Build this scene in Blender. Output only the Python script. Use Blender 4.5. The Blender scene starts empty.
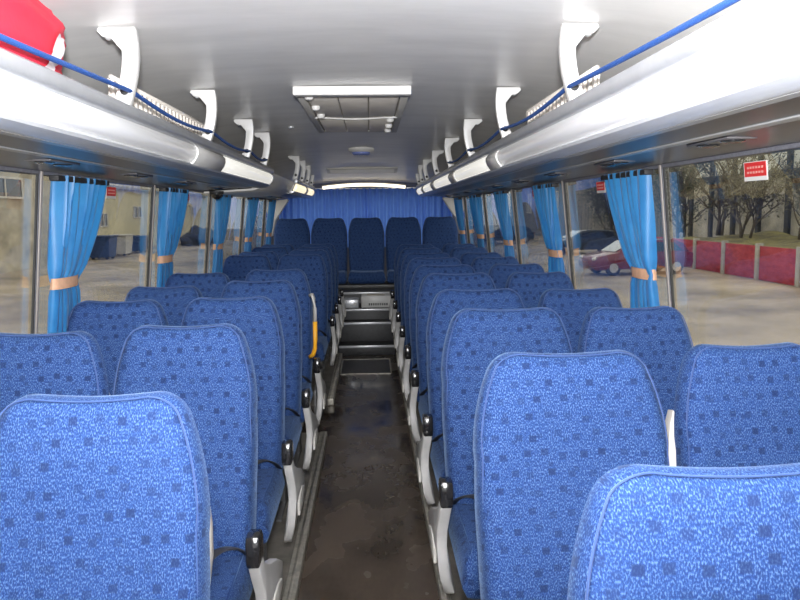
import bpy, bmesh, math, random
from mathutils import Vector, Matrix, Euler
R = math.radians
PI = math.pi
rnd = random.Random(7)
sc = bpy.context.scene
C = sc.collection

# ------------------------------------------------------------------ materials
def nodes(name):
    m = bpy.data.materials.new(name); m.use_nodes = True
    nt = m.node_tree; b = nt.nodes['Principled BSDF']
    return m, nt, b
def mat(name, col, rough=.5, metal=0., spec=.5, noise=0., scale=8., bump=0., emis=0., ecol=None, stretch=(1,1,1), col2=None, coat=0., sheen=0.):
    m, nt, b = nodes(name)
    b.inputs['Base Color'].default_value = (*col, 1)
    b.inputs['Roughness'].default_value = rough
    b.inputs['Metallic'].default_value = metal
    b.inputs['Specular IOR Level'].default_value = spec
    b.inputs['Coat Weight'].default_value = coat
    b.inputs['Sheen Weight'].default_value = sheen
    if emis:
        b.inputs['Emission Color'].default_value = (*(ecol or col), 1)
        b.inputs['Emission Strength'].default_value = emis
    if noise or bump or col2:
        tc = nt.nodes.new('ShaderNodeTexCoord'); mp = nt.nodes.new('ShaderNodeMapping')
        mp.inputs['Scale'].default_value = stretch
        nt.links.new(tc.outputs['Object'], mp.inputs['Vector'])
        n = nt.nodes.new('ShaderNodeTexNoise'); n.inputs['Scale'].default_value = scale
        n.inputs['Detail'].default_value = 6; n.inputs['Roughness'].default_value = .6
        nt.links.new(mp.outputs[0], n.inputs['Vector'])
        cr = nt.nodes.new('ShaderNodeValToRGB')
        c2 = col2 or tuple(min(1, c*(1+noise)) for c in col)
        c1 = col if col2 else tuple(c*(1-noise) for c in col)
        cr.color_ramp.elements[0].position = .35; cr.color_ramp.elements[1].position = .65
        cr.color_ramp.elements[0].color = (*c1, 1); cr.color_ramp.elements[1].color = (*c2, 1)
        nt.links.new(n.outputs['Fac'], cr.inputs[0]); nt.links.new(cr.outputs[0], b.inputs['Base Color'])
        if bump:
            bp = nt.nodes.new('ShaderNodeBump'); bp.inputs['Strength'].default_value = bump
            bp.inputs['Distance'].default_value = .01
            nt.links.new(n.outputs['Fac'], bp.inputs['Height']); nt.links.new(bp.outputs[0], b.inputs['Normal'])
    return m

def M1(nt, op, a, b=None, c=None):
    n = nt.nodes.new('ShaderNodeMath'); n.operation = op
    for i, v in enumerate((a, b, c)):
        if v is None: continue
        if isinstance(v, (int, float)): n.inputs[i].default_value = v
        else: nt.links.new(v, n.inputs[i])
    return n.outputs[0]
def mixc(nt, f, a, b):
    n = nt.nodes.new('ShaderNodeMix'); n.data_type = 'RGBA'
    for s, v in ((0, f), (6, a), (7, b)):
        if isinstance(v, (int, float)): n.inputs[s].default_value = v
        elif isinstance(v, tuple): n.inputs[s].default_value = (*v, 1)
        else: nt.links.new(v, n.inputs[s])
    return n.outputs[2]

def fabric():
    m, nt, b = nodes('blue_velour')
    tc = nt.nodes.new('ShaderNodeTexCoord'); sp = nt.nodes.new('ShaderNodeSeparateXYZ')
    oi = nt.nodes.new('ShaderNodeObjectInfo')
    nt.links.new(tc.outputs['Object'], sp.inputs[0])
    off = M1(nt, 'MULTIPLY', oi.outputs['Random'], 3.7)
    sn = nt.nodes.new('ShaderNodeSeparateXYZ'); nt.links.new(tc.outputs['Normal'], sn.inputs[0])
    def pick(base, comp):
        k = M1(nt, 'GREATER_THAN', M1(nt, 'ABSOLUTE', comp), .78)
        return M1(nt, 'ADD', M1(nt, 'MULTIPLY', sp.outputs[1], k), M1(nt, 'MULTIPLY', base, M1(nt, 'SUBTRACT', 1., k)))
    u = M1(nt, 'ADD', pick(sp.outputs[0], sn.outputs[0]), off)
    v = M1(nt, 'ADD', pick(sp.outputs[2], sn.outputs[2]), off)
    def squares(cell, half, seed):
        a = M1(nt, 'DIVIDE', u, cell); c = M1(nt, 'DIVIDE', v, cell)
        a = M1(nt, 'ADD', a, seed); 
        row = M1(nt, 'FLOOR', c)
        a = M1(nt, 'MULTIPLY_ADD', row, .37, a)
        fa, fc = M1(nt, 'FRACT', a), M1(nt, 'FRACT', c)
        cb = nt.nodes.new('ShaderNodeCombineXYZ')
        nt.links.new(M1(nt, 'FLOOR', a), cb.inputs[0]); nt.links.new(row, cb.inputs[1]); cb.inputs[2].default_value = seed
        wn = nt.nodes.new('ShaderNodeTexWhiteNoise'); wn.noise_dimensions = '3D'
        nt.links.new(cb.outputs[0], wn.inputs['Vector'])
        s = nt.nodes.new('ShaderNodeSeparateColor'); nt.links.new(wn.outputs['Color'], s.inputs[0])
        px = M1(nt, 'MULTIPLY_ADD', s.outputs[0], .36, .32); py = M1(nt, 'MULTIPLY_ADD', s.outputs[1], .36, .32)
        dx = M1(nt, 'ABSOLUTE', M1(nt, 'SUBTRACT', fa, px)); dy = M1(nt, 'ABSOLUTE', M1(nt, 'SUBTRACT', fc, py))
        mx = M1(nt, 'MAXIMUM', dx, dy)
        k = M1(nt, 'SMOOTH_MIN', 1., M1(nt, 'MULTIPLY', M1(nt, 'SUBTRACT', half, mx), 14.), .1)
        k = M1(nt, 'MAXIMUM', k, 0.)
        return M1(nt, 'MULTIPLY', k, M1(nt, 'MULTIPLY_ADD', s.outputs[2], .6, .4))
    k = M1(nt, 'MAXIMUM', squares(.044, .215, 3.), M1(nt, 'MULTIPLY', squares(.061, .12, 11.), .6))
    cb = nt.nodes.new('ShaderNodeCombineXYZ')
    nt.links.new(M1(nt, 'MULTIPLY', u, 1.4), cb.inputs[0]); nt.links.new(M1(nt, 'MULTIPLY', v, .62), cb.inputs[1])
    n = nt.nodes.new('ShaderNodeTexNoise'); n.inputs['Scale'].default_value = 330; n.inputs['Detail'].default_value = 2.5
    nt.links.new(cb.outputs[0], n.inputs['Vector'])
    cr = nt.nodes.new('ShaderNodeValToRGB')
    cr.color_ramp.elements[0].position = .38; cr.color_ramp.elements[0].color = (.006, .020, .098, 1)
    cr.color_ramp.elements[1].position = .66; cr.color_ramp.elements[1].color = (.105, .175, .31, 1)
    e = cr.color_ramp.elements.new(.52); e.color = (.015, .048, .165, 1)
    nt.links.new(n.outputs['Fac'], cr.inputs[0])
    # slow wear
    n2 = nt.nodes.new('ShaderNodeTexNoise'); n2.inputs['Scale'].default_value = 7; nt.links.new(cb.outputs[0], n2.inputs['Vector'])
    base = mixc(nt, M1(nt, 'MULTIPLY', n2.outputs['Fac'], .3), cr.outputs[0], (.014, .043, .150))
    col = mixc(nt, M1(nt, 'MULTIPLY', k, .88), base, (.006, .016, .066))
    nt.links.new(col, b.inputs['Base Color'])
    b.inputs['Roughness'].default_value = .85; b.inputs['Specular IOR Level'].default_value = .2
    b.inputs['Sheen Weight'].default_value = .18; b.inputs['Sheen Roughness'].default_value = .35
    b.inputs['Sheen Tint'].default_value = (.45, .65, 1, 1)
    bp = nt.nodes.new('ShaderNodeBump'); bp.inputs['Strength'].default_value = .15; bp.inputs['Distance'].default_value = .001
    nt.links.new(n.outputs['Fac'], bp.inputs['Height']); nt.links.new(bp.outputs[0], b.inputs['Normal'])
    return m

def curtain_mat(name='blue_satin', c1=(.016, .15, .42), c2=(.05, .33, .66), tcol=(.05, .34, .80, 1), k=.38):
    m, nt, b = nodes(name)
    b.inputs['Roughness'].default_value = .42; b.inputs['Sheen Weight'].default_value = .3
    tc = nt.nodes.new('ShaderNodeTexCoord'); n = nt.nodes.new('ShaderNodeTexNoise'); n.inputs['Scale'].default_value = 14
    n.inputs['Detail'].default_value = 5
    nt.links.new(tc.outputs['Object'], n.inputs['Vector'])
    c = mixc(nt, n.outputs['Fac'], c1, c2)
    nt.links.new(c, b.inputs['Base Color'])
    tr = nt.nodes.new('ShaderNodeBsdfTranslucent'); tr.inputs[0].default_value = tcol
    mx = nt.nodes.new('ShaderNodeMixShader'); mx.inputs[0].default_value = k
    out = nt.nodes['Material Output']
    nt.links.new(b.outputs[0], mx.inputs[1]); nt.links.new(tr.outputs[0], mx.inputs[2]); nt.links.new(mx.outputs[0], out.inputs[0])
    return m

def glass_mat(name='window_glass', tint=(.86, .84, .78), boost=1.7):
    m = bpy.data.materials.new(name); m.use_nodes = True; nt = m.node_tree
    nt.nodes.remove(nt.nodes['Principled BSDF']); out = nt.nodes['Material Output']
    t = nt.nodes.new('ShaderNodeBsdfTransparent'); t.inputs[0].default_value = (*tint, 1)
    g = nt.nodes.new('ShaderNodeBsdfGlossy'); g.inputs['Roughness'].default_value = .02; g.inputs[0].default_value = (.9, .95, 1, 1)
    f = nt.nodes.new('ShaderNodeFresnel'); f.inputs[0].default_value = 1.5
    geo = nt.nodes.new('ShaderNodeNewGeometry')
    # same fresnel from both sides of the thin sheet
    nrm = nt.nodes.new('ShaderNodeVectorMath'); nrm.operation = 'SCALE'
    k = M1(nt, 'MULTIPLY_ADD', geo.outputs['Backfacing'], -2., 1.)
    lw = nt.nodes.new('ShaderNodeLayerWeight')
    fac = M1(nt, 'MINIMUM', M1(nt, 'MULTIPLY_ADD', M1(nt, 'POWER', lw.outputs['Facing'], 5.), .9, .045), 1.)
    fac = M1(nt, 'MINIMUM', M1(nt, 'MULTIPLY', fac, boost), .9)
    mx = nt.nodes.new('ShaderNodeMixShader')
    nt.links.new(fac, mx.inputs[0]); nt.links.new(t.outputs[0], mx.inputs[1]); nt.links.new(g.outputs[0], mx.inputs[2])
    nt.links.new(mx.outputs[0], out.inputs[0])
    for n in (f, geo, nrm): pass
    return m

def ceiling_mat():
    m = mat('ceiling_laminate', (.86, .85, .84), rough=.36, noise=.06, scale=2.2, stretch=(1, 3, 1))
    nt = m.node_tree; b = nt.nodes['Principled BSDF']
    tc = nt.nodes.new('ShaderNodeTexCoord'); mp = nt.nodes.new('ShaderNodeMapping'); mp.inputs['Scale'].default_value = (.35, 7, 1)
    n = nt.nodes.new('ShaderNodeTexNoise'); n.inputs['Scale'].default_value = 9; n.inputs['Detail'].default_value = 5
    nt.links.new(tc.outputs['Object'], mp.inputs[0]); nt.links.new(mp.outputs[0], n.inputs['Vector'])
    nt.links.new(M1(nt, 'MULTIPLY_ADD', n.outputs['Fac'], .22, .26), b.inputs['Roughness'])
    return m

def floor_mat():
    m, nt, b = nodes('wet_dark_lino')
    tc = nt.nodes.new('ShaderNodeTexCoord')
    def noise(s, d=5, st=(1,1,1)):
        mp = nt.nodes.new('ShaderNodeMapping'); mp.inputs['Scale'].default_value = st
        nt.links.new(tc.outputs['Object'], mp.inputs[0])
        n = nt.nodes.new('ShaderNodeTexNoise'); n.inputs['Scale'].default_value = s; n.inputs['Detail'].default_value = d
        nt.links.new(mp.outputs[0], n.inputs['Vector']); return n.outputs['Fac']
    wet = nt.nodes.new('ShaderNodeValToRGB'); nt.links.new(noise(3.2, 4, (1.2, .8, 1)), wet.inputs[0])
    wet.color_ramp.elements[0].position = .36; wet.color_ramp.elements[1].position = .66
    grain = noise(60, 6, (1, .35, 1))
    dry = mixc(nt, grain, (.085, .062, .044), (.125, .096, .072))
    dark = mixc(nt, grain, (.038, .028, .020), (.066, .050, .038))
    nt.links.new(mixc(nt, wet.outputs[0], dry, dark), b.inputs['Base Color'])
    nt.links.new(M1(nt, 'MULTIPLY_ADD', wet.outputs[0], -.27, .36), b.inputs['Roughness'])
    bp = nt.nodes.new('ShaderNodeBump'); bp.inputs['Strength'].default_value = .10; bp.inputs['Distance'].default_value = .003
    nt.links.new(noise(18, 3), bp.inputs['Height']); nt.links.new(bp.outputs[0], b.inputs['Normal'])
    return m

def brick_mat(name, c1, c2, mortar, scale, w=.5, h=.25):
    m, nt, b = nodes(name)
    tc = nt.nodes.new('ShaderNodeTexCoord'); mp = nt.nodes.new('ShaderNodeMapping'); mp.inputs['Rotation'].default_value = (R(90), 0, R(90))
    nt.links.new(tc.outputs['Object'], mp.inputs[0])
    br = nt.nodes.new('ShaderNodeTexBrick'); br.inputs['Scale'].default_value = scale
    br.inputs['Color1'].default_value = (*c1, 1); br.inputs['Color2'].default_value = (*c2, 1); br.inputs['Mortar'].default_value = (*mortar, 1)
    br.inputs['Brick Width'].default_value = w; br.inputs['Row Height'].default_value = h
    nt.links.new(mp.outputs[0], br.inputs[0]); nt.links.new(br.outputs[0], b.inputs['Base Color']); b.inputs['Roughness'].default_value = .9
    return m

FAB = fabric(); CUR = curtain_mat(); CURR = curtain_mat('blue_rear_satin', (.04, .13, .50), (.10, .26, .72), (.16, .34, .95, 1), .6); GLS = glass_mat(); CEIL = ceiling_mat(); FLR = floor_mat()
PIPE = mat('blue_piping', (.024, .062, .20), .7, sheen=.2)
BLKP = mat('black_gloss_plastic', (.012, .012, .014), .18, coat=.4)
BLK = mat('black_matte', (.015, .015, .017), .6)
BELT = mat('black_webbing', (.02, .02, .024), .55, bump=.3, scale=90)
GREYP = mat('pale_grey_plastic', (.44, .43, .42), .38, noise=.06, scale=20)
CREAM = mat('cream_plastic', (.66, .61, .55), .35)
STEEL = mat('dark_painted_steel', (.10, .10, .10), .45, noise=.2, scale=20)
WORN = mat('worn_aluminium', (.46, .43, .37), .42, metal=.35, noise=.25, scale=25)
ALU = mat('satin_aluminium', (.66, .67, .69), .30, metal=.35, noise=.06, scale=12, stretch=(4, .5, 4))
RAIL = mat('rail_aluminium', (.44, .45, .47), .32, metal=.4, noise=.05, scale=12)
WHITE = mat('white_plastic', (.70, .69, .67), .35)
OFFW = mat('offwhite_panel', (.60, .58, .54), .42, noise=.05, scale=6)
RACKD = mat('rack_underside_vinyl', (.095, .09, .095), .30, noise=.08, scale=30)
RACKG = mat('rack_underside_trim', (.36, .36, .36), .28, metal=.3)
DIFF = mat('lamp_diffuser_lit', (.85, .86, .88), .22, emis=.22, ecol=(1, .98, .95))
DIFF2 = mat('lamp_diffuser_bright', (.85, .86, .85), .25, emis=.62, ecol=(1, .97, .88))
STRIP = mat('rear_strip_lit', (.85, .82, .7), .3, emis=2.4, ecol=(1, .88, .66))
DIFF3 = mat('lamp_diffuser_warm', (.85, .82, .7), .3, emis=1.0, ecol=(1, .86, .58))
BLUEC = mat('blue_elastic_cord', (.02, .08, .30), .6, bump=.5, scale=160)
REDB = mat('red_cloth', (.62, .02, .05), .7, noise=.15, scale=5, bump=.25)
WHCL = mat('white_cloth', (.8, .76, .78), .7)
TIE = mat('peach_tieback', (.62, .36, .23), .55, noise=.12, scale=30)
WALLP = mat('wall_carpet_grey', (.13, .13, .15), .85, noise=.15, scale=80)
PILL = mat('pillar_vinyl', (.30, .27, .25), .55)
RUB = mat('black_rubber', (.02, .02, .02), .7)
YEL = mat('yellow_plastic', (.80, .38, .02), .4)
ORG = mat('orange_red_button', (.8, .08, .02), .4)
PINK = mat('faded_red_print', (.62, .30, .26), .5)
REDS = mat('red_sticker', (.60, .03, .03), .5)
GRILL = mat('grille_backing', (.50, .45, .38), .5)
VENTP = mat('vent_panel', (.86, .80, .72), .4, noise=.06, scale=10)
PLNT = mat('plinth_lino', (.16, .145, .125), .5, noise=.3, scale=9)
STEPM = mat('step_rubber', (.035, .035, .038), .5, noise=.2, scale=30)

# ------------------------------------------------------------------ mesh helpers
def link(name, bm, m, parent=None, smooth=True, ang=38, mats=None):
    me = bpy.data.meshes.new(name)
    if smooth:
        for f in bm.faces: f.smooth = True
        for e in bm.edges:
            if len(e.link_faces) == 2:
                if e.calc_face_angle(0) > R(ang): e.smooth = False
    bm.to_mesh(me); bm.free()
    for mm in (mats or [m]): me.materials.append(mm)
    o = bpy.data.objects.new(name, me); C.objects.link(o)
    if parent: o.parent = parent
    return o
def tag(o, label, cat, group=None, kind=None):
    o['label'] = label; o['category'] = cat
    if group: o['group'] = group
    if kind: o['kind'] = kind
    return o
def struct(o): o['kind'] = 'structure'; return o
def thing(name, label, cat, loc=(0,0,0), rot=(0,0,0), group=None):
    o = bpy.data.objects.new(name, None); C.objects.link(o); o.location = loc; o.rotation_euler = rot
    o.empty_display_size = .1
    return tag(o, label, cat, group)
def box(bm, x0, x1, y0, y1, z0, z1, mi=0, bev=0):
    vs = [bm.verts.new((x, y, z)) for x in (x0, x1) for y in (y0, y1) for z in (z0, z1)]
    fs = []
    for idx in ((0,1,3,2), (4,6,7,5), (0,4,5,1), (2,3,7,6), (0,2,6,4), (1,5,7,3)):
        f = bm.faces.new([vs[i] for i in idx]); f.material_index = mi; fs.append(f)
    if bev:
        es = list({e for f in fs for e in f.edges})
        bmesh.ops.bevel(bm, geom=es, offset=bev, segments=2, affect='EDGES', profile=.5)
    return vs
def B(*a, **k):
    bm = bmesh.new(); box(bm, *a, **k); return bm
def prism(bm, pts, axis, a, b, mi=0, bev=0, off=None):
    """closed outline pts (2D) extruded along axis from a to b"""
    def P(p, t):
        if axis == 'y': return Vector((p[0], t, p[1]))
        if axis == 'x': return Vector((t, p[0], p[1]))
        return Vector((p[0], p[1], t))
    o1 = [P(p, a) for p in pts]; o2 = [P(p, b) for p in pts]
    if off:
        o1 = [v + off(v) for v in o1]; o2 = [v + off(v) for v in o2]
    v1 = [bm.verts.new(v) for v in o1]; v2 = [bm.verts.new(v) for v in o2]
    n = len(pts); fs = [bm.faces.new(v1), bm.faces.new(v2[::-1])]
    for i in range(n): fs.append(bm.faces.new((v1[i], v2[i], v2[(i+1) % n], v1[(i+1) % n])))
    for f in fs: f.material_index = mi
    bmesh.ops.recalc_face_normals(bm, faces=fs)
    if bev:
        es = [e for f in fs[:2] for e in f.edges]
        bmesh.ops.bevel(bm, geom=es, offset=bev, segments=2, affect='EDGES', profile=.5)
def tube(bm, pts, r, seg=8, closed=False, mi=0, flat=1.0, taper=None):
    pts = [Vector(p) for p in pts]; n = len(pts); rings = []
    up = Vector((0, 0, 1))
    for i, p in enumerate(pts):
        if closed: t = pts[(i+1) % n] - pts[i-1]
        else: t = pts[min(i+1, n-1)] - pts[max(i-1, 0)]
        t.normalize()
        a = t.cross(up)
        if a.length < .05: a = t.cross(Vector((0, 1, 0)))
        a.normalize(); b = a.cross(t)
        rr = r if taper is None else r*taper[i]
        rings.append([bm.verts.new(p + a*math.cos(k*2*PI/seg)*rr + b*math.sin(k*2*PI/seg)*rr*flat) for k in range(seg)])
    m = n if closed else n-1
    for i in range(m):
        A, D = rings[i], rings[(i+1) % n]
        for k in range(seg):
            f = bm.faces.new((A[k], A[(k+1) % seg], D[(k+1) % seg], D[k])); f.material_index = mi
    if not closed:
        bm.faces.new(rings[0][::-1]).material_index = mi; bm.faces.new(rings[-1]).material_index = mi
def lathe(bm, prof, cx=0, cy=0, cz=0, seg=24, mi=0, axis='z'):
    rings = []
    for (r, h) in prof:
        ring = []
        for k in range(seg):
            c, s = math.cos(2*PI*k/seg)*max(r, 1e-4), math.sin(2*PI*k/seg)*max(r, 1e-4)
            v = (cx+c, cy+s, cz+h) if axis == 'z' else ((cx+c, cy+h, cz+s) if axis == 'y' else (cx+h, cy+c, cz+s))
            ring.append(bm.verts.new(v))
        rings.append(ring)
    for A, D in zip(rings, rings[1:]):
        for k in range(seg):
            bm.faces.new((A[k], A[(k+1) % seg], D[(k+1) % seg], D[k])).material_index = mi
    bm.faces.new(rings[0][::-1]).material_index = mi; bm.faces.new(rings[-1]).material_index = mi
    bmesh.ops.recalc_face_normals(bm, faces=bm.faces[:])

# ------------------------------------------------------------------ seat parts
HB = .75
def wid(z):
    t = z/HB
    if t < .35: w = .200 + .014*math.sin(t/.35*PI/2)
    elif t < .66: w = .214 + .003*math.sin((t-.35)/.31*PI)
    else:
        q = (t-.66)/.34; w = .217 - .056*q**2.1
    return w
def wedge(z):
    w = wid(z); Rr = .040
    if z > HB-Rr:
        h = z-(HB-Rr); w = w-Rr+math.sqrt(max(0, Rr*Rr-h*h))
    return w
def rnd_edge(e, r):
    q = min(max(e/r, 0), 1); return math.sqrt(1-(1-q)**2)
def saddle(x): return -.007*math.cos(min(abs(x)/.12, 1)*PI/2)
def back_bm():
    bm = bmesh.new(); nx = 22
    zs = [HB*i/22 for i in range(18)] + [HB*17/22 + (HB*5/22)*math.sin(k/9*PI/2) for k in range(1, 10)]
    us = [math.sin((i/nx-.5)*PI) for i in range(nx+1)]
    us = [.5*u+.5*(i/nx*2-1)*1.0 for i, u in enumerate(us)]
    F, K = [], []
    for z in zs:
        w = wedge(z); fr, bk = [], []
        for u in us:
            x = w*u; e = min(w-abs(x), 1.0); ez = HB-z
            k = rnd_edge(e, .045)*rnd_edge(ez, .04) if z > HB-.06 else rnd_edge(e, .045)
            T = .055 + .012*(1-z/HB)
            bol = .016*max(0, (abs(u)-.45)/.55)*(1 if z < HB*.62 else max(0, 1-(z-HB*.62)/.12))
            lum = .014*math.exp(-((z-.22)/.16)**2) + .010*math.exp(-((z-.62)/.09)**2)*(1-abs(u)**2)
            zz = z+saddle(x)*max(0, (z-HB+.2)/.2) if z > HB-.2 else z
            fr.append(bm.verts.new((x, -(T+bol+lum)*k, zz)))
            bk.append(bm.verts.new((x, .040*k, zz)))
        F.append(fr); K.append(bk)
    for i in range(len(zs)-1):
        for j in range(nx):
            bm.faces.new((F[i][j], F[i][j+1], F[i+1][j+1], F[i+1][j]))
            bm.faces.new((K[i][j], K[i+1][j], K[i+1][j+1], K[i][j+1]))
    bmesh.ops.remove_doubles(bm, verts=bm.verts[:], dist=.0004)
    bmesh.ops.recalc_face_normals(bm, faces=bm.faces[:])
    return bm
def piping_bm():
    bm = bmesh.new(); H2, ins, Rr = HB-.010, .013, .045
    def yy(z): return -(.052+.012*(1-z/HB)+.008)*.80
    half = []
    for k in range(22):
        z = .04+k*(H2-Rr-.04)/22; half.append((wid(z)-ins, z))
    wt = wid(H2)-ins
    for k in range(9):
        a = k/8*PI/2; half.append(((wid(H2-Rr)-ins)*(1-k/8)+wt*(k/8)-Rr*(1-math.cos(a)), H2-Rr+Rr*math.sin(a)))
    xt = half[-1][0]
    top = [(xt*(1-2*k/10), H2+saddle(xt*(1-2*k/10))) for k in range(1, 10)]
    pl = [(-x, z) for x, z in half]
    pts = [(x, yy(z)*(1 if z < H2-.03 else .93), z) for x, z in pl+[(-x, z) for x, z in top]+half[::-1]]
    tube(bm, pts, .0019, 6); return bm
def cushion_bm():
    bm = bmesh.new(); nx, ny = 18, 18; W, D, H = .215, .47, .13
    F, K = [], []
    for j in range(ny+1):
        y = -D + D*(1-math.cos(j/ny*PI))/2
        fr, bk = [], []
        for i in range(nx+1):
            u = math.sin((i/nx-.5)*PI)*.5 + (i/nx*2-1)*.5; x = W*u
            e = W-abs(x); ey = y+D
            k = rnd_edge(e, .04)*rnd_edge(ey, .06)
            z = .075*k+.012*k*max(0, (abs(u)-.4)/.6) + .012*(-y/D)*k
            fr.append(bm.verts.new((x, y, z))); bk.append(bm.verts.new((x, y, -(H-.075)*(k*.7+.3 if k > 0 else 0))))
        F.append(fr); K.append(bk)
    for i in range(ny):
        for j in range(nx):
            bm.faces.new((F[i][j], F[i][j+1], F[i+1][j+1], F[i+1][j])); bm.faces.new((K[i][j], K[i+1][j], K[i+1][j+1], K[i][j+1]))
    for j in range(nx): bm.faces.new((F[-1][j], F[-1][j+1], K[-1][j+1], K[-1][j]))
    bmesh.ops.remove_doubles(bm, verts=bm.verts[:], dist=.0004)
    bmesh.ops.recalc_face_normals(bm, faces=bm.faces[:]); return bm
def shell_bm():
    bm = bmesh.new(); n = 14; rows = []
    for i in range(n+1):
        z = .02+(HB-.10)*i/n; w = wid(z)-.012; ring = []
        for k in range(13):
            a = PI*k/12; ring.append(bm.verts.new((-w*math.cos(a), .030+.024*math.sin(a)**.7 if 0 < k < 12 else .028, z)))
        rows.append(ring)
    for A, D in zip(rows, rows[1:]):
        for k in range(12): bm.faces.new((A[k], A[k+1], D[k+1], D[k]))
    bm.faces.new(rows[0]); bm.faces.new(rows[-1][::-1])
    bmesh.ops.recalc_face_normals(bm, faces=bm.faces[:]); return bm
def arm_panel_bm(s):
    pts = [(-.390, .600), (-.375, .55), (-.350, .50), (-.345, .45), (-.360, .40), (-.365, .35), (-.345, .30), (-.29, .268), (-.18, .275), (-.04, .31), (.0, .37), (-.02, .43), (-.12, .485), (-.24, .53), (-.31, .565), (-.330, .600)]
    bm = bmesh.new()
    prism(bm, pts, 'x', -.015, .015, bev=.006, off=lambda v: Vector((s*(.010*math.sin(max(0, min(1, (.60-v.z)/.30))*PI)-.020*max(0, (.36-v.z)/.1)), 0, 0)))
    return bm
def arm_recess_bm(s):
    pts = [(-.27, .36), (-.14, .36), (-.07, .38), (-.07, .40), (-.14, .42), (-.22, .43), (-.27, .41)]
    bm = bmesh.new(); a, b = (.018, .028) if s > 0 else (-.028, -.018)
    prism(bm, pts, 'x', a, b, bev=.003); return bm
def arm_cap_bm():
    bm = bmesh.new()
    pts = [(-.402, .655), (-.392, .670), (-.37, .674), (-.335, .668), (-.318, .650), (-.32, .602), (-.335, .592), (-.392, .592), (-.402, .605)]
    prism(bm, pts, 'x', -.0165, .0165, bev=.006); return bm
def handle_bm(s):
    bm = bmesh.new()
    pts = [(.0, -.155), (.012, -.12), (.018, -.06), (.016, .0), (.008, .055), (-.004, .09), (-.018, .07), (-.014, 0), (-.016, -.12)]
    prism(bm, [(s*p[0], p[1]) for p in pts], 'y', -.012, .03, bev=.004); return bm
def belt_bm(s):
    bm = bmesh.new(); pts = []
    for k in range(13):
        t = k/12; pts.append((s*(.20-.13*t), -.06-.19*t, .07+.060*math.sin(t*PI)**.8-.02*(t > .99)+.012))
    tube(bm, pts, .017, 8, flat=.22); return bm
def buckle_bm(s):
    bm = bmesh.new(); x = s*.062
    box(bm, x-.016, x+.016, -.33, -.24, .083, .103, 0, .004)
    box(bm, x-.011, x+.011, -.338, -.326, .086, .100, 1, .002); return bm
def leg_bm(x):
    bm = bmesh.new()
    prism(bm, [(-.30, .36), (-.06, .36), (-.10, .22), (-.04, .052), (-.10, .05), (-.17, .05), (-.36, .05), (-.36, .065), (-.20, .085), (-.22, .24)], 'x', x-.014, x+.014, bev=.003)
    return bm
def make_seat(kind, s):
    """kind aisle / window / rear; s = direction (in x) of the aisle"""
    t = thing('coach_seat', 'x', 'seat')
    pv = bpy.data.objects.new('recline', None)
    b = link('backrest', back_bm(), FAB, t); b.location = (0, 0, .385)
    p = link('piping', piping_bm(), PIPE, b)
    sh = link('back_shell', shell_bm(), GREYP, b); sh['label'] = 'pale grey plastic shell on the back'
    bpy.data.objects.remove(pv)
    c = link('seat_cushion', cushion_bm(), FAB, t); c.location = (0, -.01, .385)
    if kind != 'rear':
        f = bmesh.new(); box(f, -.19, .19, -.42, -.02, .30, .335, 0, .008); link('seat_frame', f, STEEL, t)
        for x in ((s*.13, -s*.12) if kind == 'aisle' else (0,)): link('leg', leg_bm(x), STEEL, t)
    if kind == 'aisle':
        a = link('side_panel', arm_panel_bm(s), GREYP, t); a.location = (s*(.270 if s > 0 else .246), .0, 0)
        r = link('hinge_cover', arm_recess_bm(s), OFFW, a)
        cp = link('armrest', arm_cap_bm(), BLKP, t); cp.location = (s*(.270 if s > 0 else .246), 0, 0); cp['label'] = 'black glossy armrest cap'
        be = link('seat_belt', belt_bm(s), BELT, t); be.location = (0, 0, .385)
        bu = link('buckle', buckle_bm(s), BLK, be, mats=[BLK, ORG])
    if kind != 'rear':
        h = link('grab_handle', handle_bm(s), CREAM, b); h.location = (s*.205, .015, .49); h['label'] = 'cream plastic grab handle'
    return t
def tree_objs(o):
    r = [o]
    for c in o.children: r += tree_objs(c)
    return r
protos = {}
for kind, s in (('aisle', 1), ('aisle', -1), ('window', 1), ('window', -1), ('rear', 1)):
    protos[(kind, s)] = [make_seat(kind, s), False]
def copy_tree(o, parent=None):
    c = o.copy(); C.objects.link(c)
    if parent: c.parent = parent
    for ch in list(o.children): copy_tree(ch, c)
    return c
def put_seat(kind, s, x, ytop, z=0, rec=15, label='', group='', rz=0, hand=0., sx=1.):
    P = protos[(kind, s)]
    if not P[1]: o = P[0]; P[1] = True
    else: o = copy_tree(P[0])
    a = R(rec)
    o.location = (x, ytop-math.sin(a)*HB-.02, z); o.rotation_euler = (0, 0, R(rz)); o.scale = (sx, 1, 1)
    for ch in o.children:
        if ch.name.startswith('backrest'):
            ch.rotation_euler = (-a, 0, 0)
            for g in ch.children:
                if g.name.startswith('grab_handle'): g.location.x = s*(.192+hand)
    o['label'] = label; o['category'] = 'seat'; o['group'] = group
    return o

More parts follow.
